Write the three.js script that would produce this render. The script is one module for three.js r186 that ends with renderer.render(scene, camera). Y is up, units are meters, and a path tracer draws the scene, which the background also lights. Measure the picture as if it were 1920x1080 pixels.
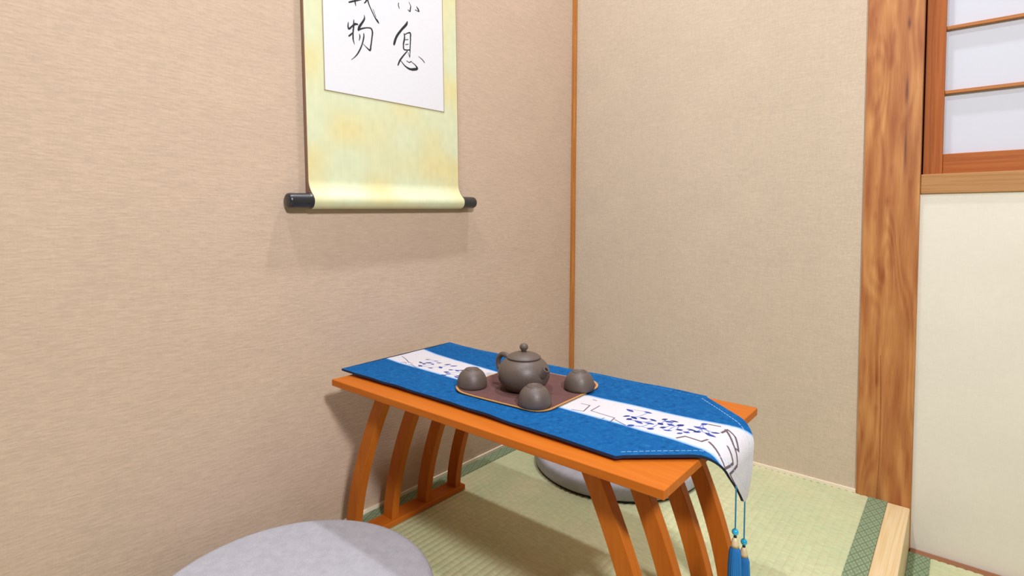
import * as THREE from 'three';
import { RoundedBoxGeometry } from 'three/addons/geometries/RoundedBoxGeometry.js';
import { RectAreaLightUniformsLib } from 'three/addons/lights/RectAreaLightUniformsLib.js';
import { mergeGeometries, mergeVertices } from 'three/addons/utils/BufferGeometryUtils.js';

// ---------------------------------------------------------------- camera, lights, exposure
// The origin is the corner of the alcove at floor level: x runs along the back wall,
// z along the left wall towards the viewer, y up. The alcove floor is y = 0.
const scene = new THREE.Scene();
scene.background = new THREE.Color(0x000000);
const renderer = new THREE.WebGLRenderer({ antialias: true });
renderer.toneMapping = THREE.LinearToneMapping;
renderer.toneMappingExposure = 0.75;
renderer.shadowMap.enabled = true;
RectAreaLightUniformsLib.init();

const camera = new THREE.PerspectiveCamera(2 * Math.atan(540 / 1013.9) * 180 / Math.PI, 1920 / 1080, 0.05, 20);
camera.position.set(1.0054, 0.64, 1.52);
camera.rotation.order = 'YXZ';
camera.rotation.set(-0.029, 0.6857, 0.0072);
camera.setViewOffset(1920, 1080, -10, 89, 1920, 1080);   // lens shift of the corrected photograph
camera.updateProjectionMatrix();

const STEP = -0.095;           // floor of the room in front of the alcove
const CEIL = 2.85, RX = 3.9, RZ = 3.3;
const LAMP = { flood: { at: [1.62, 1.43, 1.55], aim: [.2, .45, .75], size: .16, I: 500, c: 0xf6f6ff }, spot: [[0.54, 0.42, 1600], [0.54, 1.6, 1350]], spotC: 0xf0f2ff };
// ---------------------------------------------------------------- helpers
const taken = new Map();
function numbered(n) { const k = taken.get(n) || 0; taken.set(n, k + 1); return k ? n + '_' + String(k).padStart(3, '0') : n; }
function rng(seed) { let a = seed >>> 0; return () => { a = (a + 0x6D2B79F5) | 0; let t = Math.imul(a ^ (a >>> 15), 1 | a); t = (t + Math.imul(t ^ (t >>> 7), 61 | t)) ^ t; return ((t ^ (t >>> 14)) >>> 0) / 4294967296; }; }
function mesh(name, geo, mat, parent = scene) {
  const m = new THREE.Mesh(geo, mat); m.castShadow = m.receiveShadow = true;
  m.name = parent === scene ? numbered(name) : name; parent.add(m); return m;
}
function group(name, pos = [0, 0, 0], parent = scene) { const g = new THREE.Group(); g.name = parent === scene ? numbered(name) : name; g.position.set(...pos); parent.add(g); return g; }
function tag(o, label, category, grp) { o.userData.label = label; o.userData.category = category; if (grp) o.userData.group = grp; return o; }
function structure(o, label) { o.userData.kind = 'structure'; o.userData.label = label; return o; }
// uv in metres: long axis of the piece along u (or as told), chosen per face by its normal
function metreUV(g, along = 'x', off = 0) {
  g = g.index ? g.toNonIndexed() : g;
  const p = g.attributes.position, n = g.attributes.normal, uv = new Float32Array(p.count * 2);
  const others = { x: ['y', 'z'], y: ['x', 'z'], z: ['x', 'y'] }[along];
  const get = (a, i, c) => c === 'x' ? a.getX(i) : c === 'y' ? a.getY(i) : a.getZ(i);
  for (let i = 0; i < p.count; i++) {
    const na = Math.abs(get(n, i, along)), n0 = Math.abs(get(n, i, others[0])), n1 = Math.abs(get(n, i, others[1]));
    let u = get(p, i, along), v;
    if (na > n0 && na > n1) { u = get(p, i, others[0]); v = get(p, i, others[1]); }
    else v = n0 > n1 ? get(p, i, others[1]) : get(p, i, others[0]);
    uv[2 * i] = u + off; uv[2 * i + 1] = v + off * 0.37;
  }
  g.setAttribute('uv', new THREE.BufferAttribute(uv, 2));
  return g;
}
function box(x0, x1, y0, y1, z0, z1, along = 'x', r = 0) {
  const g = r ? new RoundedBoxGeometry(x1 - x0, y1 - y0, z1 - z0, 2, r) : new THREE.BoxGeometry(x1 - x0, y1 - y0, z1 - z0);
  g.translate((x0 + x1) / 2, (y0 + y1) / 2, (z0 + z1) / 2);
  return metreUV(g, along);
}
// tileable value noise
function noiseGrid(seed, nx, ny) { const r = rng(seed), a = new Float32Array(nx * ny); for (let i = 0; i < a.length; i++) a[i] = r(); return (x, y) => {
  const X = Math.floor(x), Y = Math.floor(y); let fx = x - X, fy = y - Y; fx = fx * fx * (3 - 2 * fx); fy = fy * fy * (3 - 2 * fy);
  const x0 = ((X % nx) + nx) % nx, x1 = (x0 + 1) % nx, y0 = ((Y % ny) + ny) % ny, y1 = (y0 + 1) % ny;
  return (a[y0 * nx + x0] * (1 - fx) + a[y0 * nx + x1] * fx) * (1 - fy) + (a[y1 * nx + x0] * (1 - fx) + a[y1 * nx + x1] * fx) * fy; }; }
function dataTex(w, h, fn, size, srgb = true) {          // fn(u, v) -> [r, g, b] 0..255 ; size = metres covered
  const d = new Uint8Array(w * h * 4);
  for (let y = 0; y < h; y++) for (let x = 0; x < w; x++) { const c = fn(x / w, y / h), i = (y * w + x) * 4; for (let k = 0; k < 3; k++) d[i + k] = Math.max(0, Math.min(255, c[k])); d[i + 3] = 255; }
  const t = new THREE.DataTexture(d, w, h); t.wrapS = t.wrapT = THREE.RepeatWrapping; t.magFilter = THREE.LinearFilter; t.minFilter = THREE.LinearMipmapLinearFilter; t.generateMipmaps = true;
  if (srgb) t.colorSpace = THREE.SRGBColorSpace; if (size) t.repeat.set(1 / size[0], 1 / size[1]); t.needsUpdate = true; return t;
}
const mix = (a, b, t) => a.map((v, i) => v + (b[i] - v) * t);
const hex = h => [(h >> 16) & 255, (h >> 8) & 255, h & 255];

// ---------------------------------------------------------------- materials
function wallpaper(base, seed, across, down, speck = 1) {             // woven paper: long horizontal threads over finer vertical ones
  const h1 = noiseGrid(seed, 28, 190), h2 = noiseGrid(seed + 1, 90, 256), v1 = noiseGrid(seed + 2, 220, 40), b = noiseGrid(seed + 3, 5, 5), sp = noiseGrid(seed + 4, 256, 256);
  const f = (u, v) => across * (h1(u * 28, v * 190) - .5) + across * .7 * (h2(u * 90, v * 256) - .5) + down * (v1(u * 220, v * 40) - .5) + .35 * speck * (sp(u * 256, v * 256) - .5);
  const c = hex(base);
  const map = dataTex(1024, 1024, (u, v) => { const k = 1 + .05 * f(u, v) + .02 * (b(u * 5, v * 5) - .5); return c.map(q => q * k); }, [.4, .4]);
  const bump = dataTex(1024, 1024, (u, v) => { const k = 128 + 110 * f(u, v); return [k, k, k]; }, [.4, .4], false);
  return new THREE.MeshStandardMaterial({ map, bumpMap: bump, bumpScale: .0003, roughness: .93 });
}
function wood(light, dark, seed, o = {}) {                  // grain along u
  const big = noiseGrid(seed, 4, 24), mid = noiseGrid(seed + 1, 10, 90), fine = noiseGrid(seed + 2, 24, 256), wob = noiseGrid(seed + 3, 6, 4);
  const L = hex(light), D = hex(dark), rings = o.rings ?? 9;
  const g = (u, v) => { const w = v + .05 * (wob(u * 6, v * 4) - .5); const r = .5 + .5 * Math.sin(6.2832 * (w * rings + 1.3 * big(u * 4, w * 24))); return .42 * r + .33 * mid(u * 10, w * 90) + .25 * fine(u * 24, v * 256); };
  const map = dataTex(1024, 512, (u, v) => mix(L, D, Math.pow(g(u, v), 1.2) * (o.contrast ?? 1)), o.size ?? [.8, .2]);
  const bump = dataTex(1024, 512, (u, v) => { const k = 255 - 200 * g(u, v); return [k, k, k]; }, o.size ?? [.8, .2], false);
  return new THREE.MeshPhysicalMaterial({ map, bumpMap: bump, bumpScale: o.bump ?? .0002, roughness: o.rough ?? .5, clearcoat: o.coat ?? 0, clearcoatRoughness: .35, specularIntensity: o.spec ?? .5 });
}
function fabric(base, seed, amp, size, bumpScale) {
  const n = noiseGrid(seed, 256, 256), m = noiseGrid(seed + 1, 12, 12), c = hex(base);
  const weave = (u, v) => .5 * (n(u * 256, v * 128) + n(u * 128, v * 256 + 90));
  const map = dataTex(512, 512, (u, v) => { const k = 1 + amp * (weave(u, v) - .5) + .06 * (m(u * 12, v * 12) - .5); return c.map(q => q * k); }, [size, size]);
  const bump = dataTex(512, 512, (u, v) => { const k = 255 * weave(u, v); return [k, k, k]; }, [size, size], false);
  return new THREE.MeshPhysicalMaterial({ map, bumpMap: bump, bumpScale, roughness: .95, specularIntensity: .25 });
}
const M = {};
M.wallLeft = wallpaper(0xc3ab92, 11, 1, .3);
M.wallBack = wallpaper(0xc7b69d, 31, .7, .75);
M.plaster = (() => { const m = wallpaper(0xe1dbc8, 51, .25, .25, .3); m.bumpScale = .00012; return m; })();
M.plain = new THREE.MeshStandardMaterial({ color: 0x4c4742, roughness: .95 });
M.ceiling = wood(0x80694c, 0x664f33, 71, { size: [1.6, .4], rough: .7 });
M.cream = new THREE.MeshStandardMaterial({ color: 0xe9dcc0, roughness: .7 });
M.tableWood = wood(0xbe6a1c, 0xb05812, 91, { size: [.7, .25], rough: .5, coat: 0, spec: .35, rings: 4, contrast: .7, bump: .0001 });
M.sash = wood(0xb0662c, 0x964c1c, 111, { size: [.7, .12], rough: .5, rings: 4 });
M.sill = wood(0xb98a58, 0xa06f3e, 121, { size: [.7, .12], rough: .55, rings: 6 });
M.kamachi = wood(0xe0cba0, 0xd0b078, 131, { size: [.9, .06], rough: .42, rings: 2 });
M.cornerPost = wood(0xc4853f, 0xa05c24, 141, { size: [.5, .05], rough: .5, rings: 3 });
M.trim = wood(0xa0704e, 0x835234, 151, { size: [.6, .06], rough: .55, rings: 3 });
// the alcove pillar: flamed red-brown grain with knots, one sheet 0.11 m wide and 1.4 m tall (u = height)
M.pillar = (() => {
  const big = noiseGrid(161, 10, 4), fl = noiseGrid(162, 16, 9), fine = noiseGrid(163, 60, 80), blot = noiseGrid(164, 40, 12), wob = noiseGrid(165, 9, 3);
  const L = [200, 142, 80], D = [136, 66, 24], K = [88, 48, 30];
  const knots = [[.906, 1.10, .003, .012], [.905, .95, .003, .03], [.905, .82, .0025, .05]];
  const map = dataTex(1024, 256, (u, v) => {
    const w = v + .10 * (wob(u * 9, v * 3) - .5);
    let g = .16 * (.5 + .5 * Math.sin(6.2832 * (w * 5 + 3.2 * big(u * 10, w * 4)))) + .5 * fl(u * 16, w * 9) + .16 * fine(u * 60, v * 80);
    const b = blot(u * 40, v * 12) * fl(u * 16 + 4, v * 9 + 2); g += .55 * Math.max(0, b - .38) * (v < .5 ? 1.5 : .8);
    let c = mix(L, D, Math.min(1, Math.max(0, g * 1.15 - .1)));
    const y = u * 1.4, x = .825 + v * .11;
    for (const [kx, ky, rx, ry] of knots) { const d = ((x - kx) / rx) ** 2 + ((y - ky) / ry) ** 2; c = mix(c, K, .75 * Math.exp(-d)); }
    const crack = Math.abs(x - (.868 + .004 * Math.sin(y * 9))) < .0006 && y < .34 ? .55 : 0; c = mix(c, K, crack);
    return c;
  }, [1.4, .11]);
  map.offset.set(0, -.825 / .11);
  return new THREE.MeshStandardMaterial({ map, roughness: .5 });
})();
// tatami rush: fine strands across the ribs, u = across ribs, v = along
M.tatami = (() => {
  const st = noiseGrid(171, 64, 256), bl = noiseGrid(172, 9, 9), s2 = noiseGrid(173, 40, 240);
  const A = [206, 204, 160], B = [180, 192, 146], C = [196, 182, 138];
  const map = dataTex(1024, 1024, (u, v) => { let c = mix(A, B, .25 + .75 * bl(u * 9, v * 9)); c = mix(c, C, .4 * s2(u * 40, v * 240)); const k = .96 + .08 * st(u * 64, v * 256); return c.map(q => q * k); }, [.6, .6]);
  const bump = dataTex(1024, 1024, (u, v) => { const k = 255 * st(u * 64, v * 256); return [k, k, k]; }, [.6, .6], false);
  return new THREE.MeshStandardMaterial({ map, bumpMap: bump, bumpScale: .00025, roughness: .8 });
})();
// cloth edging of the mats: green with a woven diamond lattice
M.heri = (() => {
  const n = noiseGrid(181, 128, 128);
  const map = dataTex(512, 512, (u, v) => {
    const a = (u * 6 + v * 6) % 1, b = (u * 6 - v * 6 + 6) % 1, line = Math.min(Math.abs(a - .5), Math.abs(b - .5));
    const inner = Math.min(Math.abs(a), Math.abs(b), 1 - a, 1 - b) < .1 ? 1 : 0;
    let c = mix([130, 146, 108], [146, 160, 122], n(u * 128, v * 128)); if (line < .09) c = mix(c, [88, 104, 74], .7); else if (inner) c = mix(c, [106, 126, 96], .6);
    return c;
  }, [.2, .096]);
  return new THREE.MeshStandardMaterial({ map, roughness: .85 });
})();
M.cushion = fabric(0xaeaeb1, 191, .14, .12, .0006);
M.slat = wood(0xbc7d44, 0xa5642f, 115, { size: [.7, .12], rough: .5, rings: 4 });
M.piping = new THREE.MeshStandardMaterial({ color: 0x23231f, roughness: .9 });
M.clay = (() => { const n = noiseGrid(201, 200, 200), map = dataTex(512, 512, (u, v) => { const k = .95 + .1 * n(u * 200, v * 200); return [90 * k, 77 * k, 67 * k]; }); const bump = dataTex(512, 512, (u, v) => { const k = 255 * n(u * 200, v * 200); return [k, k, k]; }, null, false);
  return new THREE.MeshPhysicalMaterial({ map, bumpMap: bump, bumpScale: .00012, roughness: .45 }); })();
M.black = new THREE.MeshPhysicalMaterial({ color: 0x1d1f23, roughness: .35, clearcoat: .4, clearcoatRoughness: .3 });
M.capEnd = new THREE.MeshStandardMaterial({ color: 0x2b211c, roughness: .6 });
M.lining = new THREE.MeshStandardMaterial({ color: 0x8b6a52, roughness: .9 });
M.paper = new THREE.MeshStandardMaterial({ color: 0xced0d6, roughness: .9 });
M.navy = new THREE.MeshStandardMaterial({ color: 0x14263f, roughness: .95 });
M.underCloth = new THREE.MeshStandardMaterial({ color: 0xc8c9cc, roughness: .95 });
M.tan = new THREE.MeshStandardMaterial({ color: 0xb8864a, roughness: .9 });
M.felt = fabric(0x664843, 211, .16, .1, .0005);
M.tassel = (() => { const n = noiseGrid(221, 64, 2), map = dataTex(256, 32, (u, v) => { const k = .7 + .6 * n(u * 64, v * 2); return [16 * k, 104 * k, 168 * k]; }); return new THREE.MeshStandardMaterial({ map, roughness: .7 }); })();
M.bead = new THREE.MeshPhysicalMaterial({ color: 0x14a6cc, roughness: .15, clearcoat: 1 });
M.cord = new THREE.MeshStandardMaterial({ color: 0x1d7f9c, roughness: .8 });
M.tasselCap = new THREE.MeshStandardMaterial({ color: 0xd9c49a, roughness: .6, metalness: .2 });
M.glow = c => new THREE.MeshStandardMaterial({ color: 0xffffff, emissive: c, emissiveIntensity: 1.2, roughness: .8 });
M.fitting = new THREE.MeshStandardMaterial({ color: 0xf2f0ea, roughness: .5 });

// ---------------------------------------------------------------- the room
const T = .12;
structure(mesh('wall_left', box(-T, 0, STEP - .1, CEIL + T, -T, RZ + T, 'z'), M.wallLeft), 'beige wallpapered wall that the scroll hangs on');
structure(mesh('wall_back', box(0, .825, STEP - .1, CEIL + T, -T, 0, 'x'), M.wallBack), 'greyish beige woven wallpaper wall between corner strip and pillar');
const WX0 = .928, WX1 = 1.86, WY0 = .7605, WY1 = 1.62;   // window opening
structure(mesh('wall_window', mergeGeometries([
  box(.825, RX + T, STEP - .1, .716, -T, 0), box(WX1, RX + T, .716, CEIL + T, -T, 0), box(.825, WX1, WY1 + .04, CEIL + T, -T, 0), box(.825, WX0, .716, WY1 + .04, -T, 0)]), M.plaster), 'cream plaster wall under the paper window');
structure(mesh('wall_right', box(RX, RX + T, STEP - .1, CEIL + T, 0, RZ + T, 'z'), M.plain), 'plain wall at the far side of the room');
structure(mesh('wall_front', box(0, RX, STEP - .1, CEIL + T, RZ, RZ + T, 'x'), M.plain), 'plain wall behind the viewer');
structure(mesh('ceiling', box(0, RX, CEIL, CEIL + T, 0, RZ, 'x'), M.ceiling), 'brown wooden ceiling');
structure(mesh('baseboard_left', box(0, .005, 0, .0072, .0125, RZ, 'z'), M.cream), 'thin cream strip along the foot of the left wall');
structure(mesh('baseboard_back', box(.0125, .8255, 0, .0072, 0, .005), M.cream), 'thin cream strip along the foot of the back wall');
structure(mesh('trim_1', box(0, .0125, 0, CEIL, 0, .0125, 'y', .002), M.cornerPost), 'slim wooden strip up the corner of the alcove');
structure(mesh('trim_2', box(.8262, .9343, STEP, CEIL, -.02, .008, 'y', .0025), M.pillar), 'wide red-brown wooden pillar with flamed grain');
structure(mesh('trim_3', box(.889, .9325, STEP, 0, .0085, RZ, 'z', .003), M.kamachi), 'pale wooden sill board along the edge of the raised alcove floor');
structure(mesh('trim_4', box(.9335, RX, STEP - .012, STEP + .002, 0, .02, 'x', .003), M.trim), 'brown wooden strip between the cream wall and the lower mats');

// mats: a ribbed rush surface, ribs along z
function ribbed(x0, x1, z0, z1, top, pitch) {
  const per = 6, n = Math.round((x1 - x0) / pitch) * per, pos = [], uv = [], idx = [];
  for (let i = 0; i <= n; i++) { const x = x0 + (x1 - x0) * i / n, f = (i % per) / per, y = top - .0014 * Math.pow(Math.abs(2 * f - 1), 3); for (const z of [z0, z1]) { pos.push(x, y, z); uv.push(x, z); } }
  for (let i = 0; i < n; i++) { const a = 2 * i; idx.push(a, a + 1, a + 2, a + 1, a + 3, a + 2); }
  const g = new THREE.BufferGeometry(); g.setAttribute('position', new THREE.Float32BufferAttribute(pos, 3)); g.setAttribute('uv', new THREE.Float32BufferAttribute(uv, 2)); g.setIndex(idx); g.computeVertexNormals();
  return mergeGeometries([g.toNonIndexed(), box(x0, x1, top - .05, top - .0016, z0, z1, 'z')]);
}
{
  const f = group('floor'); structure(f, 'rush tatami floor of the raised alcove and of the room');
  mesh('alcove_mat', ribbed(.0405, .852, .0, RZ, 0, .0152), M.tatami, f);
  for (const [a, b] of [[0, .0405], [.852, .889]]) mesh('mat_border', box(a, b, -.05, .0004, 0, RZ, 'z'), M.heri, f).userData.label = 'green cloth mat border with a diamond lattice';
  mesh('room_mat', ribbed(.972, RX, .02, RZ, STEP, .0152), M.tatami, f);
  mesh('mat_border', box(.9325, .972, STEP - .05, STEP + .0004, .02, RZ, 'z'), M.heri, f).userData.label = 'green cloth mat border below the step';
}

// paper window: sill and sliding sash with slats over paper
{
  const w = group('window_1', [0, 0, 0]); structure(w, 'wooden lattice window with white paper panes');
  mesh('sill', box(.9345, WX1, .716, .7595, -T, .005, 'x', .002), M.sill, w);
  mesh('head', box(.9305, WX1, WY1, WY1 + .04, -T, .005, 'x', .002), M.sill, w);
  const zf = -.015, zb = -.042;
  for (const [a, b] of [[.9368, .972], [WX1 - .036, WX1 - .002]]) mesh('stile', box(a, b, .7595, WY1, zb, zf, 'y', .0015), M.sash, w);
  mesh('rail', box(.9722, WX1 - .0362, .7597, .8045, zb, zf, 'x', .0015), M.sash, w);
  mesh('rail', box(.9722, WX1 - .0362, WY1 - .036, WY1, zb, zf, 'x', .0015), M.sash, w);
  for (let k = 0; k < 5; k++) mesh('slat', box(.9722, WX1 - .0362, .9375 + k * .1415, .9448 + k * .1415, zf - .014, zf - .003, 'x', .0008), M.slat, w);
  for (let k = 0; k < 6; k++) { const y0 = k ? .9412 + (k - 1) * .1415 : .80, y1 = k < 5 ? .9412 + k * .1415 : WY1 - .03; mesh('paper_pane', box(.968, WX1 - .033, y0, y1, zf - .019, zf - .0145), M.paper, w); }
  mesh('slat', box(1.385, 1.392, .8045, WY1 - .036, zf - .0142, zf - .0032, 'y', .0008), M.slat, w);
  mesh('backing_board', box(.9305, WX1, .7595, WY1, -T, -.09), M.sill, w);
}

// lamps (all above the picture): two downlights over the alcove, and a standing lamp in the room
LAMP.spot.forEach(([x, z, I], i) => {
  const d = group('downlight', [x, CEIL, z]);
  tag(d, i ? 'small square downlight in the alcove ceiling, nearer the viewer' : 'small square downlight in the alcove ceiling, nearer the back wall', 'downlight', 'alcove downlights');
  mesh('trim_ring', box(-.07, .07, -.012, 0, -.07, .07, 'x', .003), M.fitting, d);
  mesh('diffuser', box(-.045, .045, -.014, -.0115, -.045, .045), M.glow(LAMP.spotC), d);
  const l = new THREE.RectAreaLight(LAMP.spotC, I, .09, .09); l.position.set(0, -.018, 0); l.rotation.x = -Math.PI / 2; d.add(l);
});
{ // square lamp head on a stand behind the viewer's right shoulder
  const F = LAMP.flood, [x, y, z] = F.at, d = group('standing_lamp', [x, STEP, z]); tag(d, 'square lamp on a black stand, tilted towards the alcove', 'lamp');
  const h = group('lamp_head', [0, y - STEP, 0], d); h.lookAt(...F.aim);
  const s = F.size / 2;
  mesh('housing', box(-s - .012, s + .012, -s - .012, s + .012, -.05, -.004, 'x', .006), M.fitting, h);
  mesh('diffuser', box(-s, s, -s, s, -.006, 0), M.glow(F.c), h);
  const l = new THREE.RectAreaLight(F.c, F.I, F.size, F.size); l.position.set(0, 0, .006); l.rotation.y = Math.PI; h.add(l);
  mesh('pole', new THREE.CylinderGeometry(.01, .01, y - STEP - .03, 16).translate(.035, (y - STEP) / 2 - .01, .02), M.capEnd, d);
  mesh('base', new THREE.CylinderGeometry(.13, .135, .018, 40).translate(.035, .009, .02), M.capEnd, d);
}

// ---------------------------------------------------------------- low table
const TB = { x0: .075, x1: .753, z0: .58, z1: .945, y: .340, t: .0125 };
{
  const t = group('low_table', [(TB.x0 + TB.x1) / 2, 0, (TB.z0 + TB.z1) / 2]);
  tag(t, 'orange wooden low table with curved slat legs under the blue runner', 'table');
  const hx = (TB.x1 - TB.x0) / 2, hz = (TB.z1 - TB.z0) / 2;
  mesh('tabletop', box(-hx, hx, TB.y - TB.t, TB.y, -hz, hz, 'x', .0015), M.tableWood, t);
  // legs: arcs that lean out from the rails to the foot bars
  const yT = .3165, yB = .0125, W = .028, D = .018, n = 16;
  const xin = f => .211 + .102 * (1 - Math.pow(1 - f, 1.6)), ox = -.013, oz = -.0055;      // inner face, f = 0 top, 1 bottom
  function leg(s) {
    const sh = new THREE.Shape(), A = [], B = [];
    for (let i = 0; i <= n; i++) { const f = i / n, y = yT + (yB - yT) * f; A.push([s * xin(f), y]); B.push([s * (xin(f) + W), y]); }
    [...A, ...B.reverse()].forEach(([x, y], i) => i ? sh.lineTo(x, y) : sh.moveTo(x, y)); sh.closePath();
    const g = new THREE.ExtrudeGeometry(sh, { depth: D - .002, bevelEnabled: true, bevelThickness: .001, bevelSize: .001, bevelSegments: 1, curveSegments: 4 });
    g.translate(0, 0, -D / 2 + .001); return metreUV(g, 'y', s * .3);
  }
  for (const s of [-1, 1]) {
    const xb = s * (xin(1) + W / 2);
    mesh('foot_bar', box(xb - .021, xb + .021, 0, .0128, -.159, .160, 'z', .003), M.tableWood, t).position.set(ox, 0, oz);
    const xr = s * (xin(0) + W / 2 - .004);
    mesh('top_rail', box(xr - .021, xr + .021, yT - .0005, TB.y - TB.t + .0005, -.164, .166, 'z', .001), M.tableWood, t).position.set(ox, 0, oz);
    const g = leg(s);
    [-.139, -.0463, .0463, .139].forEach(z => mesh('leg', g, M.tableWood, t).position.set(ox, 0, oz + z));
  }
}

// ---------------------------------------------------------------- runner with tassels
const RN = { x0: .043, xb: .748, rb: .03, y: .3422, zc: .757, hw: .1545, sc: .632, st: .803 };
// brush strokes of the scroll, [z, y, width] in 0.1 mm on the wall, and the print of the runner, [along, across] in 0.1 mm
const INK = [[[8552,10612,12],[8562,10536,27],[8548,10479,37],[8447,10569,32],[8381,10619,45],[8330,10627,32]],[[8420,10694,15],[8425,10587,35],[8447,10408,32],[8447,10285,30],[8418,10193,10]],[[8548,10331,29],[8498,10376,30],[8461,10417,17]],[[8159,10859,8],[8156,10791,33],[8219,10684,43],[8293,10575,50],[8315,10507,37]],[[8315,10519,42],[8189,10580,30],[8068,10620,25],[7992,10623,33],[7961,10568,36],[7977,10423,31],[8007,10262,33],[8035,10153,38],[8099,10181,25],[8197,10245,8]],[[8286,10434,12],[8279,10380,23],[8301,10299,10]],[[8182,10475,15],[8182,10406,30],[8227,10243,28],[8309,10072,30],[8397,9950,20],[8498,9858,5]],[[8525,11025,29],[8424,11075,35],[8248,11157,25],[8083,11254,25]],[[8388,11192,25],[8381,11108,25],[8373,11048,27],[8363,10996,10]],[[8151,11113,15],[8106,11165,30],[8068,11272,30]],[[8106,11410,20],[8091,11289,33],[8068,11221,35],[8030,11119,28],[7961,11001,25],[7883,10884,28],[7821,10825,44],[7786,10784,15]],[[7930,11049,6],[7860,10904,6]],[[7234,11383,14],[7241,11327,21],[7218,11267,14]],[[6936,11486,9],[6889,11419,18],[6900,11334,29],[6912,11285,25],[6970,11304,14]],[[6710,11447,15],[6662,11398,40],[6642,11358,26],[6753,11361,15]],[[6948,11636,25],[6854,11612,25],[6801,11607,15]],[[6993,11035,18],[7016,10974,51],[7177,10794,50],[7312,10615,53],[7379,10455,53],[7390,10417,28]],[[7092,10737,25],[7085,10640,40],[7119,10487,36],[7108,10382,32],[7015,10387,25],[6934,10407,29]],[[7085,10712,18],[6993,10773,22],[6918,10793,36],[6911,10686,33],[6927,10464,29],[6938,10243,15]],[[7062,10606,14],[6981,10631,14]],[[7062,10498,14],[6981,10526,14]],[[7015,10360,25],[7130,10232,32],[7233,10100,39],[7289,9989,29]],[[6992,10338,11],[6945,10241,18]],[[7199,10099,18],[7084,10009,32],[6944,9968,51],[6826,9985,62],[6731,10025,55],[6779,10088,26],[6886,10136,15]],[[7038,10137,14],[6968,10117,18],[6898,10152,18]],[[6683,10313,7],[6573,10265,19],[6499,10208,19]]] ;
const FRET = [[[4870,134],[5033,120],[5108,432],[4915,488]],[[5167,35],[5182,333],[5434,361],[5627,375],[5657,559]],[[5405,559],[5479,573]],[[5494,531],[5509,474]],[[5657,432],[5761,474],[5895,531]],[[4915,-163],[5004,-149]],[[6667,531],[6741,389],[6979,418],[7023,290]],[[7053,361],[7290,559],[7394,616],[7409,318],[7261,205],[7231,177]],[[7068,-262],[7261,7],[7469,205],[7483,503],[7914,219]],[[7068,-92],[7097,-276],[7216,-205],[7350,-7],[7305,35]],[[6800,-276],[6993,-318]],[[104,64],[386,163],[609,276],[742,276]],[[490,418],[490,318],[624,347]],[[757,403],[772,347],[1039,432],[1054,304]]] ;
const LEAF = [[5657,-64],[5909,-177],[5731,191],[5850,177],[5969,106],[6117,78],[5820,276],[5984,290],[6132,234],[5954,488],[6236,418],[6266,149],[6236,-64],[6325,-7],[6385,-78],[6399,92],[6355,262],[6459,333],[6518,21],[6578,205],[6696,234],[6711,92],[6800,106],[6815,-78],[6949,78],[6756,-64],[6771,-248],[7008,-35],[6637,333],[6993,106],[742,-149],[995,-177],[817,120],[965,149],[980,35],[1128,50],[1025,304],[1321,276],[1455,120],[1396,-134],[1589,-134],[1158,-106],[1752,106],[1901,64],[1945,-7],[2034,-35],[1811,276],[1930,333],[1930,460],[2197,304],[2212,389],[1990,-177]] ;
function canvasTex(w, h, draw) { const c = document.createElement('canvas'); c.width = w; c.height = h; draw(c.getContext('2d'), w, h); const t = new THREE.CanvasTexture(c); t.colorSpace = THREE.SRGBColorSpace; t.anisotropy = 8; return t; }
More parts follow.
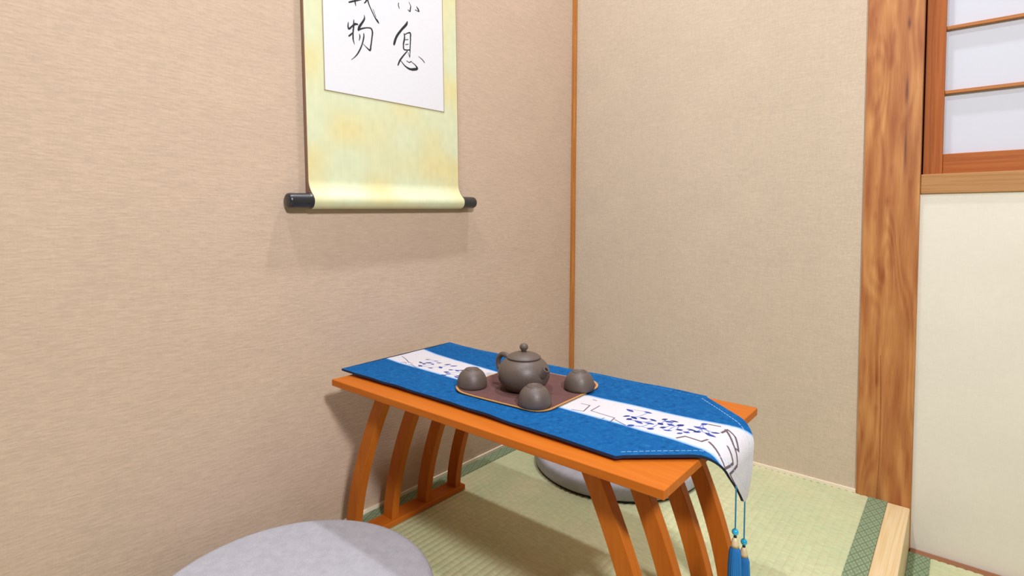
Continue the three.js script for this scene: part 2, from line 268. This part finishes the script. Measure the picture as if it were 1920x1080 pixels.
{
  const S = RN.st + .004, Wd = 2 * RN.hw, PX = 2400;
  const map = canvasTex(Math.round(S * PX), Math.round(Wd * PX), (g, w, h) => {
    const r = rng(7), X = s => s * PX, Y = t => (RN.hw - t) * PX;      // v up = +t
    g.fillStyle = '#14578e'; g.fillRect(0, 0, w, h);
    for (let i = 0; i < 9000; i++) { const d = r(); g.fillStyle = d < .5 ? 'rgba(14,72,126,.25)' : d < .85 ? 'rgba(40,112,164,.22)' : 'rgba(10,54,100,.28)'; const a = 3 + 16 * r(); g.fillRect(w * r(), h * r(), a, a * (.4 + r())); }
    for (let i = 0; i < 26000; i++) { g.fillStyle = r() < .5 ? 'rgba(255,255,255,.05)' : 'rgba(0,20,60,.07)'; g.fillRect(w * r(), h * r(), 2 + 5 * r(), 2); }
    // white band with soft printed borders
    const F = [[0, .040], [.245, .047], [.49, .052], [.59, .0525], [.665, .058], [.72, .064], [.84, .085]], B = [[0, -.066], [.12, -.05], [.27, -.034], [.5, -.028], [.6, -.034], [.665, -.034], [.71, -.044], [.76, -.085], [.84, -.12]];
    const band = (o, col) => { g.fillStyle = col; g.beginPath(); F.forEach(([s, t], i) => i ? g.lineTo(X(s), Y(t + o)) : g.moveTo(X(s), Y(t + o))); [...B].reverse().forEach(([s, t]) => g.lineTo(X(s), Y(t - o))); g.closePath(); g.fill(); };
    band(.0035, '#7298c0'); band(.001, '#a3b8d4'); band(-.0025, '#cac6c5');
    for (let i = 0; i < 9000; i++) { const s = r() * S, t = -.03 + r() * .075; g.fillStyle = 'rgba(150,150,170,.06)'; g.fillRect(X(s), Y(t), 5, 2); }
    g.lineJoin = 'miter'; g.lineCap = 'butt';
    FRET.forEach((l, i) => { const end = l[0][0] > 6500; g.strokeStyle = end ? '#64575a' : '#6a6470'; g.lineWidth = end ? 8 : 5; g.beginPath(); l.forEach(([s, t], k) => k ? g.lineTo(X(s / 1e4), Y(t / 1e4)) : g.moveTo(X(s / 1e4), Y(t / 1e4))); g.stroke(); });
    // sprigs of blue leaves
    g.strokeStyle = 'rgba(92,110,176,.75)'; g.lineWidth = 4;
    for (let i = 1; i < LEAF.length; i++) { const [a, b] = [LEAF[i - 1], LEAF[i]]; if (Math.hypot(a[0] - b[0], a[1] - b[1]) < 420) { g.beginPath(); g.moveTo(X(a[0] / 1e4), Y(a[1] / 1e4)); g.quadraticCurveTo(X(a[0] / 1e4), Y(b[1] / 1e4), X(b[0] / 1e4), Y(b[1] / 1e4)); g.stroke(); } }
    LEAF.forEach(([s, t]) => { g.fillStyle = r() < .6 ? '#27346f' : '#3c4c92'; g.save(); g.translate(X(s / 1e4), Y(t / 1e4)); g.rotate(-.5 + r() * 1.6); const a = 12 + 9 * r(), b = 6 + 4 * r(); g.beginPath(); g.moveTo(-a, 0); g.quadraticCurveTo(0, -b * 2, a, 0); g.quadraticCurveTo(0, b * 2, -a, 0); g.fill(); g.restore(); });
    // white stitching along the pointed end
    g.strokeStyle = 'rgba(160,185,208,.85)'; g.lineWidth = 3.5; g.setLineDash([14, 5]);
    for (const k of [-1, 1]) { g.beginPath(); g.moveTo(X(RN.sc - .002), Y(k * (RN.hw - .013))); g.lineTo(X(RN.st - .018), Y(0)); g.stroke(); }
    g.strokeStyle = 'rgba(120,180,225,.5)'; g.lineWidth = 2.5;
    g.beginPath(); g.moveTo(0, Y(-(RN.hw - .008))); g.lineTo(X(RN.sc - .01), Y(-(RN.hw - .008))); g.stroke();
  });
  const n1 = noiseGrid(301, 200, 200), bump = dataTex(512, 512, (u, v) => { const k = 255 * n1(u * 200, v * 200); return [k, k, k]; }, null, false); bump.repeat.set(6, 3);
  const cloth = new THREE.MeshPhysicalMaterial({ map, bumpMap: bump, bumpScale: .0004, roughness: .95, specularIntensity: .15 });
  const ns = 150, nt = 48, wv = noiseGrid(311, 16, 8);
  const half = s => s < RN.sc ? RN.hw - .004 * Math.sin(s * 7) : Math.max(.008, RN.hw * (1 - (s - RN.sc) / (RN.st - RN.sc)) + .008 * (s - RN.sc) / (RN.st - RN.sc));
  function at(s, q, lift) {                               // q -1..1 across
    const hwid = half(s), t = q * hwid, x = RN.x0 + s + .007 * (q + 1) * Math.max(0, 1 - s / .2); let p;
    // soft waves, the edges stand off the wood a little; the left end kicks up at its front corner
    let y = RN.y + .0016 * wv(s * 18, (q + 1) * 3) + .0016 * Math.pow(Math.abs(q), 4) * (.4 + wv(s * 22 + 3, q > 0 ? 2 : 5)) + .002 * Math.max(0, 1 - s / .05);
    if (x < RN.xb) p = [x, y + lift, RN.zc + t];
    else {
      const a = (x - RN.xb) / RN.rb, rr = RN.rb + lift;
      if (a < Math.PI / 2) p = [RN.xb + rr * Math.sin(a), y - RN.rb + rr * Math.cos(a), RN.zc + t];
      else { const d = x - RN.xb - RN.rb * Math.PI / 2; p = [RN.xb + rr + .004 * Math.sin(d * 40), y - RN.rb - d, RN.zc + t - .008 * d / .07]; }
    }
    return p;
  }
  function sheet(lift, flip) {
    const pos = [], uv = [], idx = [];
    for (let i = 0; i <= ns; i++) { const s = RN.st * i / ns; for (let j = 0; j <= nt; j++) { const q = -1 + 2 * j / nt; pos.push(...at(s, q, lift)); uv.push(s / S, (q * half(s) + RN.hw) / Wd); } }
    for (let i = 0; i < ns; i++) for (let j = 0; j < nt; j++) { const a = i * (nt + 1) + j, b = a + nt + 1; flip ? idx.push(a, b, a + 1, b, b + 1, a + 1) : idx.push(a, a + 1, b, b, a + 1, b + 1); }
    const g = new THREE.BufferGeometry(); g.setAttribute('position', new THREE.Float32BufferAttribute(pos, 3)); g.setAttribute('uv', new THREE.Float32BufferAttribute(uv, 2)); g.setIndex(idx); g.computeVertexNormals(); return g;
  }
  function rim(l0, l1) {                                  // closing strip round the outline
    const loop = []; for (let i = 0; i <= ns; i++) loop.push([RN.st * i / ns, 1]); for (let i = ns; i >= 0; i--) loop.push([RN.st * i / ns, -1]);
    const pos = [], uv = [], idx = [], N = loop.length;
    for (const [s, q] of loop) { pos.push(...at(s, q, l0), ...at(s, q, l1)); uv.push(s, 0, s, .01); }
    for (let i = 0; i < N; i++) { const a = 2 * i, b = 2 * ((i + 1) % N); idx.push(a, b, a + 1, b, b + 1, a + 1); }
    const g = new THREE.BufferGeometry(); g.setAttribute('position', new THREE.Float32BufferAttribute(pos, 3)); g.setAttribute('uv', new THREE.Float32BufferAttribute(uv, 2)); g.setIndex(idx); g.computeVertexNormals(); return g;
  }
  const run = group('table_runner'); tag(run, 'blue and white printed table runner with a pointed tasselled end', 'table runner');
  mesh('printed_cloth', sheet(.0044, false), cloth, run);
  mesh('cloth_lining', sheet(.0004, true), M.underCloth, run).userData.label = 'white lining on the underside';
  mesh('hem', rim(.0044, .0004), M.navy, run).userData.label = 'dark navy hem';
  // tassels
  const knotDark = new THREE.MeshStandardMaterial({ color: 0x16283a, roughness: .9 });
  for (const [sA, qA, drop] of [[RN.st - .034, .97, .062], [RN.st - .001, .5, .056]]) {       // both hang from the hem at the point
    const [ax, yTop, az] = at(sA, qA, .0045), yBead = yTop - drop, x = ax, z = az;
    const tg = group('tassel', [x, yBead, z], run); tg.userData.label = 'blue tassel on a cord with a bead';
    for (const k of [-1, 1]) mesh('cord', new THREE.CylinderGeometry(.0006, .0006, yTop - yBead, 6).translate(0, (yTop - yBead) / 2, k * .0014), M.cord, tg);
    mesh('bead', new THREE.SphereGeometry(.0044, 18, 14), M.bead, tg);
    mesh('knot', new THREE.SphereGeometry(.0022, 12, 10).translate(0, -.0062, 0), knotDark, tg);
    mesh('cap', new THREE.LatheGeometry([[0, -.007], [.0022, -.0075], [.0042, -.011], [.0048, -.016], [.0056, -.0195], [0, -.0195]].map(p => new THREE.Vector2(...p)), 20), M.tasselCap, tg);
    const sk = new THREE.LatheGeometry([[0, -.019], [.005, -.0192], [.0072, -.026], [.0082, -.045], [.0088, -.085], [.009, -.1], [0, -.1]].map(p => new THREE.Vector2(...p)), 48);
    const p = sk.attributes.position; for (let i = 0; i < p.count; i++) { const a = Math.atan2(p.getZ(i), p.getX(i)), k = 1 + .05 * Math.sin(a * 18); p.setX(i, p.getX(i) * k); p.setZ(i, p.getZ(i) * k); } sk.computeVertexNormals();
    mesh('skirt', sk, M.tassel, tg);
  }
}

// ---------------------------------------------------------------- tea mat, teapot and cups
const CLOTH = RN.y + .0044 + .0016;
{
  const m = group('tea_mat', [.413, CLOTH, .763]); m.rotation.y = .03; tag(m, 'square brown felt mat with tan edge under the teapot', 'mat');
  const hs = .1005, r = .032;
  function slab(h, rad, y0, y1, lift) {
    const n = 40, pos = [], idx = [], uv = [];
    const out = []; for (let c = 0; c < 4; c++) { const a0 = c * Math.PI / 2, cx = (h - rad) * (c === 0 || c === 3 ? 1 : -1), cz = (h - rad) * (c < 2 ? 1 : -1); for (let k = 0; k <= 8; k++) { const a = a0 + k / 8 * Math.PI / 2; out.push([cx + rad * Math.cos(a), cz + rad * Math.sin(a)]); } for (let k = 1; k < 9; k++) { const nx = (h - rad) * (c === 0 ? 1 - 2 * k / 9 : c === 2 ? -1 + 2 * k / 9 : 0), nz = (h - rad) * (c === 1 ? 1 - 2 * k / 9 : c === 3 ? -1 + 2 * k / 9 : 0); out.push(c === 0 ? [nx, h] : c === 1 ? [-h, nz] : c === 2 ? [nx, -h] : [h, nz]); } }
    const N = out.length, R = 10;
    for (const side of [0, 1]) for (let k = 0; k <= R; k++) for (const [x, z] of out) { const f = k / R, X = x * f, Z = z * f, e = Math.max(0, (Math.hypot(X, Z) - .085) / .05); pos.push(X, (side ? y0 : y1) + lift * e * e * (.6 + .5 * Math.sin(5 * Math.atan2(Z, X) + 1)), Z); uv.push(X, Z); }
    const at = (s, k, i) => s * (R + 1) * N + k * N + (i % N);
    for (let k = 0; k < R; k++) for (let i = 0; i < N; i++) { idx.push(at(0, k, i), at(0, k, i + 1), at(0, k + 1, i), at(0, k, i + 1), at(0, k + 1, i + 1), at(0, k + 1, i)); idx.push(at(1, k, i), at(1, k + 1, i), at(1, k, i + 1), at(1, k, i + 1), at(1, k + 1, i), at(1, k + 1, i + 1)); }
    for (let i = 0; i < N; i++) idx.push(at(0, R, i), at(0, R, i + 1), at(1, R, i), at(0, R, i + 1), at(1, R, i + 1), at(1, R, i));
    const g = new THREE.BufferGeometry(); g.setAttribute('position', new THREE.Float32BufferAttribute(pos, 3)); g.setAttribute('uv', new THREE.Float32BufferAttribute(uv, 2)); g.setIndex(idx); const q = g.toNonIndexed(); q.computeVertexNormals(); return q;
  }
  mesh('felt', slab(hs - .0035, r, .0012, .0026, .006), M.felt, m);
  mesh('edging', slab(hs, r + .0015, .0008, .0021, .006), M.tan, m).userData.label = 'tan bound edge';
}
const MATTOP = CLOTH + .0026;
const lathe = (pts, n = 56) => new THREE.LatheGeometry(pts.map(p => new THREE.Vector2(...p)), n);
{
  const t = group('teapot', [.419, MATTOP, .783]); tag(t, 'round dark brown clay teapot with a knobbed lid', 'teapot');
  const prof = []; prof.push([0, .0015], [.019, .0015], [.0205, 0], [.023, 0], [.0245, .002]);
  for (let i = 0; i <= 22; i++) { const f = i / 22, a = -1.05 + 2.02 * f; prof.push([.0458 * Math.pow(Math.cos(a), .84), .0295 + .0325 * Math.sin(a)]); }
  prof.push([.0245, .0575], [.0245, .0550], [0, .0550]);
  mesh('body', lathe(prof, 72), M.clay, t);
  const lid = mesh('lid', lathe([[0, .0562], [.0285, .0562], [.0298, .0570], [.0300, .0582], [.0290, .0594], [.025, .0622], [.018, .0650], [.010, .0668], [.0056, .0675], [.0042, .068], [0, .068]]), M.clay, t);
  mesh('knob', lathe([[0, .0670], [.0042, .0674], [.0040, .0688], [.0050, .0702], [.0070, .0728], [.0076, .0757], [.0066, .0790], [.0042, .0812], [.0014, .0817], [0, .0815]], 36), M.clay, lid);
  // spout along +x, handle along -x, both turned a little
  function tube(pts, radii, seg = 40, rad = 20) {
    const c = new THREE.CatmullRomCurve3(pts.map(p => new THREE.Vector3(...p))), g = new THREE.TubeGeometry(c, seg, 1, rad, false), p = g.attributes.position;
    for (let i = 0; i <= seg; i++) { const f = i / seg * (radii.length - 1), k = Math.min(radii.length - 2, Math.floor(f)), r = radii[k] + (radii[k + 1] - radii[k]) * (f - k), o = c.getPointAt(i / seg); for (let j = 0; j <= rad; j++) { const q = i * (rad + 1) + j; p.setXYZ(q, o.x + (p.getX(q) - o.x) * r, o.y + (p.getY(q) - o.y) * r, o.z + (p.getZ(q) - o.z) * r); } }
    g.computeVertexNormals(); return g;
  }
  const sp = group('spout', [0, 0, 0], t); sp.rotation.y = -.07;
  mesh('spout_tube', tube([[.036, .0335, 0], [.0425, .0365, 0], [.0475, .0402, 0], [.0518, .0448, 0]], [.0128, .0100, .0076, .0062]), M.clay, sp);
  const hole = new THREE.MeshStandardMaterial({ color: 0x0c0a09, roughness: 1 });
  const dir = new THREE.Vector3(.0055, .006, 0).normalize();
  const ring = new THREE.TorusGeometry(.0046, .0014, 10, 28), bore = new THREE.CircleGeometry(.0046, 24); const qn = new THREE.Quaternion().setFromUnitVectors(new THREE.Vector3(0, 0, 1), dir);
  for (const g of [ring, bore]) { g.applyQuaternion(qn); g.translate(.0518, .0448, 0); }
  mesh('spout_lip', ring, M.clay, sp); mesh('spout_hole', bore, hole, sp);
  const hd = mesh('handle', tube([[-.034, .0490, 0], [-.043, .0535, 0], [-.0545, .0530, 0], [-.0625, .0445, 0], [-.0630, .032, 0], [-.055, .0215, 0], [-.042, .0170, 0]], [.0050, .0048, .0048, .0048, .0046, .0042, .004], 48, 16), M.clay, t); hd.rotation.y = -.07;
}
{
  const prof = []; // an upturned cup: mouth down, foot ring on top
  prof.push([.0232, .0004], [.0252, 0], [.0262, .0012]);
  for (let i = 0; i <= 16; i++) { const a = i / 16 * 1.16; prof.push([.0270 * Math.pow(Math.cos(a), .74), .004 + .0285 * Math.sin(a)]); }
  prof.push([.0128, .0304], [.0126, .0316], [.0120, .0321], [.0108, .0318], [.0103, .0306], [.0092, .0302], [0, .0300]);
  const inner = [[0, .0272], [.012, .0268], [.02, .022], [.0238, .012], [.0240, .004], [.0232, .0004]];
  const g = lathe([...inner, ...prof], 64);
  const spots = [[.338, .829, 'upturned brown clay teacup at the left corner of the mat, behind the others'], [.484, .836, 'upturned brown clay teacup in front of the teapot'], [.492, .717, 'upturned brown clay teacup at the right corner of the mat']];
  spots[0][2] = 'upturned brown clay teacup left of the teapot, below its handle';
  for (const [x, z, l] of spots) { const c = mesh('teacup', g, M.clay); c.position.set(x, MATTOP + .0006, z); tag(c, l, 'teacup', 'upturned teacups around the teapot'); }
}

// ---------------------------------------------------------------- hanging scroll
{
  const zL = .954, zR = .543, W = zL - zR, yR = .690, top = 1.78;
  const s = group('hanging_scroll', [0, yR, (zL + zR) / 2]); s.rotation.x = .028; tag(s, 'hanging scroll with black brush writing on white paper and yellow silk mount', 'scroll');
  const xc = .0172, R = .0158, xp = .0115;
  // mount: flat sheet that swells out over the rod, in the frame of the rod
  const path = []; for (let i = 0; i <= 30; i++) { const a = -2.6 + i / 30 * (2.6 + .62); path.push([xc + R * Math.cos(a), R * Math.sin(a)]); }
  const [ex, ey] = path[path.length - 1]; for (let i = 1; i <= 12; i++) { const f = i / 12, e = f * f * (3 - 2 * f); path.push([ex + (xp - ex) * (1 - (1 - f) * (1 - f)), ey + .034 * f]); }
  const y1 = top - yR; for (let i = 1; i <= 30; i++) path.push([xp, ey + .034 + (y1 - ey - .034) * i / 30]);
  function ribbon(z0, z1, push, inset = 0) { // swept sheet with a little thickness
    const pos = [], uv = [], idx = [], N = path.length; let len = 0;
    for (let i = 0; i < N; i++) { if (i) len += Math.hypot(path[i][0] - path[i - 1][0], path[i][1] - path[i - 1][1]); for (const z of [z0, z1]) { pos.push(path[i][0] + push, path[i][1], z); uv.push((z1 - z) / (z1 - z0) , len / 1.17); } }
    for (let i = 0; i < N - 1; i++) { const a = 2 * i; idx.push(a, a + 2, a + 1, a + 1, a + 2, a + 3); }
    const g = new THREE.BufferGeometry(); g.setAttribute('position', new THREE.Float32BufferAttribute(pos, 3)); g.setAttribute('uv', new THREE.Float32BufferAttribute(uv, 2)); g.setIndex(idx); g.computeVertexNormals(); return g;
  }
  const n1 = noiseGrid(401, 5, 18), n2 = noiseGrid(402, 40, 80), n3 = noiseGrid(403, 200, 8);
  const silk = new THREE.MeshPhysicalMaterial({ map: dataTex(512, 1024, (u, v) => { let c = mix([212, 216, 176], [222, 206, 142], Math.min(1, Math.max(0, (n1(u * 5, v * 18) - .3) * 1.3))); const k = .985 + .03 * n2(u * 40, v * 80) + .012 * (n3(u * 200, v * 8) - .5); return c.map(q => q * k); }), roughness: .42, sheen: .3, sheenRoughness: .5 });
  silk.map.wrapS = silk.map.wrapT = THREE.ClampToEdgeWrapping;
  const mount = mesh('silk_mount', ribbon(-W / 2, W / 2, 0), silk, s);
  // brown lining turned back at both sides
  for (const k of [-1, 1]) {
    const sh = new THREE.Shape(); const P = path.filter(p => p[1] > .004); sh.moveTo(.0035, P[0][1]); for (const p of P) sh.lineTo(p[0], p[1]); sh.lineTo(.0035, y1);
    mesh('side_lining', new THREE.ExtrudeGeometry(sh, { depth: .0012, bevelEnabled: false }).translate(0, 0, k * (W / 2 + .0008) - .0006), M.lining, s).userData.label = 'brown lining strip along the edge';
  }
  // writing paper, a sheet of its own lying on the silk
  const pz0 = .5885 , pz1 = .9145, py0 = .912, py1 = 1.62, cz = (zL + zR) / 2;
  const PXM = 1400, map = canvasTex(Math.round((pz1 - pz0) * PXM), Math.round((py1 - py0) * PXM), (g, w, h) => {
    g.fillStyle = '#dcdbdb'; g.fillRect(0, 0, w, h);
    const r = rng(12); for (let i = 0; i < 5000; i++) { g.fillStyle = r() < .5 ? 'rgba(232,232,232,.3)' : 'rgba(204,202,200,.25)'; g.fillRect(w * r(), h * r(), 2 + 9 * r(), 1); }
    g.strokeStyle = '#8c7a52'; g.lineWidth = 2.6; g.strokeRect(1, 1, w - 2, h - 2);
    g.fillStyle = '#202022';
    const X = z => (pz1 - z / 1e4) * PXM, Y = y => (py1 - y / 1e4) * PXM;
    for (const st of INK) {                             // brush: discs along a smooth curve
      const pts = st.map(([z, y, q]) => new THREE.Vector3(X(z), Y(y), q / 1e4 * PXM * .5)); const c = new THREE.CatmullRomCurve3(pts, false, 'centripetal'), N = 40 * st.length;
      for (let i = 0; i <= N; i++) { const p = c.getPoint(i / N); g.beginPath(); g.arc(p.x, p.y, Math.max(.7, p.z * .92), 0, 7); g.fill(); }
    }
  });
  const wp = mesh('writing_paper', new THREE.BoxGeometry(.0008, py1 - py0, pz1 - pz0), new THREE.MeshStandardMaterial({ map, roughness: .9 }), s);
  // +x face of a box: u runs towards -z, as the writing does
  wp.position.set(xp + .0006, (py0 + py1) / 2 - yR, (pz0 + pz1) / 2 - cz);
  // rod and caps
  const cyl = (r, a, b) => new THREE.CylinderGeometry(r, r, b - a, 32).rotateX(Math.PI / 2).translate(xc, 0, (a + b) / 2);
  mesh('rod', cyl(R - .0006, -W / 2 + .0005, W / 2 - .0005), M.capEnd, s);
  for (const k of [-1, 1]) {
    const pr = [[0, 0], [.0152, 0], [.0160, .0012], [.0162, .004], [.0150, .006], [.0148, .042], [.0138, .0465], [.0105, .0485], [0, .0490]];
    const g = lathe(pr, 36).rotateX(k * Math.PI / 2).translate(xc, 0, k * (W / 2 + .0004)); mesh('rod_cap', g, M.black, s).userData.label = 'black turned end cap';
  }
  mesh('top_batten', box(.003, xp + .006, y1 - .004, y1 + .016, -W / 2, W / 2, 'z', .002), M.capEnd, s);
  mesh('hanging_cord', new THREE.TubeGeometry(new THREE.CatmullRomCurve3([[.008, y1 + .01, -.1], [.006, y1 + .12, 0], [.008, y1 + .01, .1]].map(p => new THREE.Vector3(...p)), false, 'catmullrom', .1), 24, .0015, 8), M.lining, s);
}

// ---------------------------------------------------------------- floor cushions
function cushion(x, z, R, H, fab, label) {
  const c = group('floor_cushion', [x, 0, z]); tag(c, label, 'cushion');
  const pr = [[0, .001], [R - .022, .001]]; const n = 22;
  for (let i = 0; i <= n; i++) { const a = -Math.PI / 2 + Math.PI * i / n, ex = .52; pr.push([R - .030 + .030 * Math.sign(Math.cos(a)) * Math.pow(Math.abs(Math.cos(a)), ex), H / 2 + (H / 2 - .001) * Math.sign(Math.sin(a)) * Math.pow(Math.abs(Math.sin(a)), ex)]); }
  for (let i = 1; i <= 6; i++) { const f = i / 6; pr.push([(R - .032) * (1 - f), H + .004 * f * f * (3 - 2 * f)]); }
  const g = lathe(pr, 96), p = g.attributes.position, uv = []; for (let i = 0; i < p.count; i++) uv.push(p.getX(i), p.getZ(i) + p.getY(i)); g.setAttribute('uv', new THREE.Float32BufferAttribute(uv, 2));
  mesh('cover', g, fab, c);
  mesh('piping', new THREE.TorusGeometry(R - .006, .003, 10, 120).rotateX(Math.PI / 2).translate(0, .0045, 0), M.piping, c).userData.label = 'black piping round the bottom edge';
}
cushion(.250, 1.123, .215, .093, M.cushion, 'round light grey floor cushion in the foreground against the left wall');
cushion(.303, .229, .222, .045, M.cushion, 'round grey floor cushion behind the table, near the corner');

renderer.render(scene, camera);
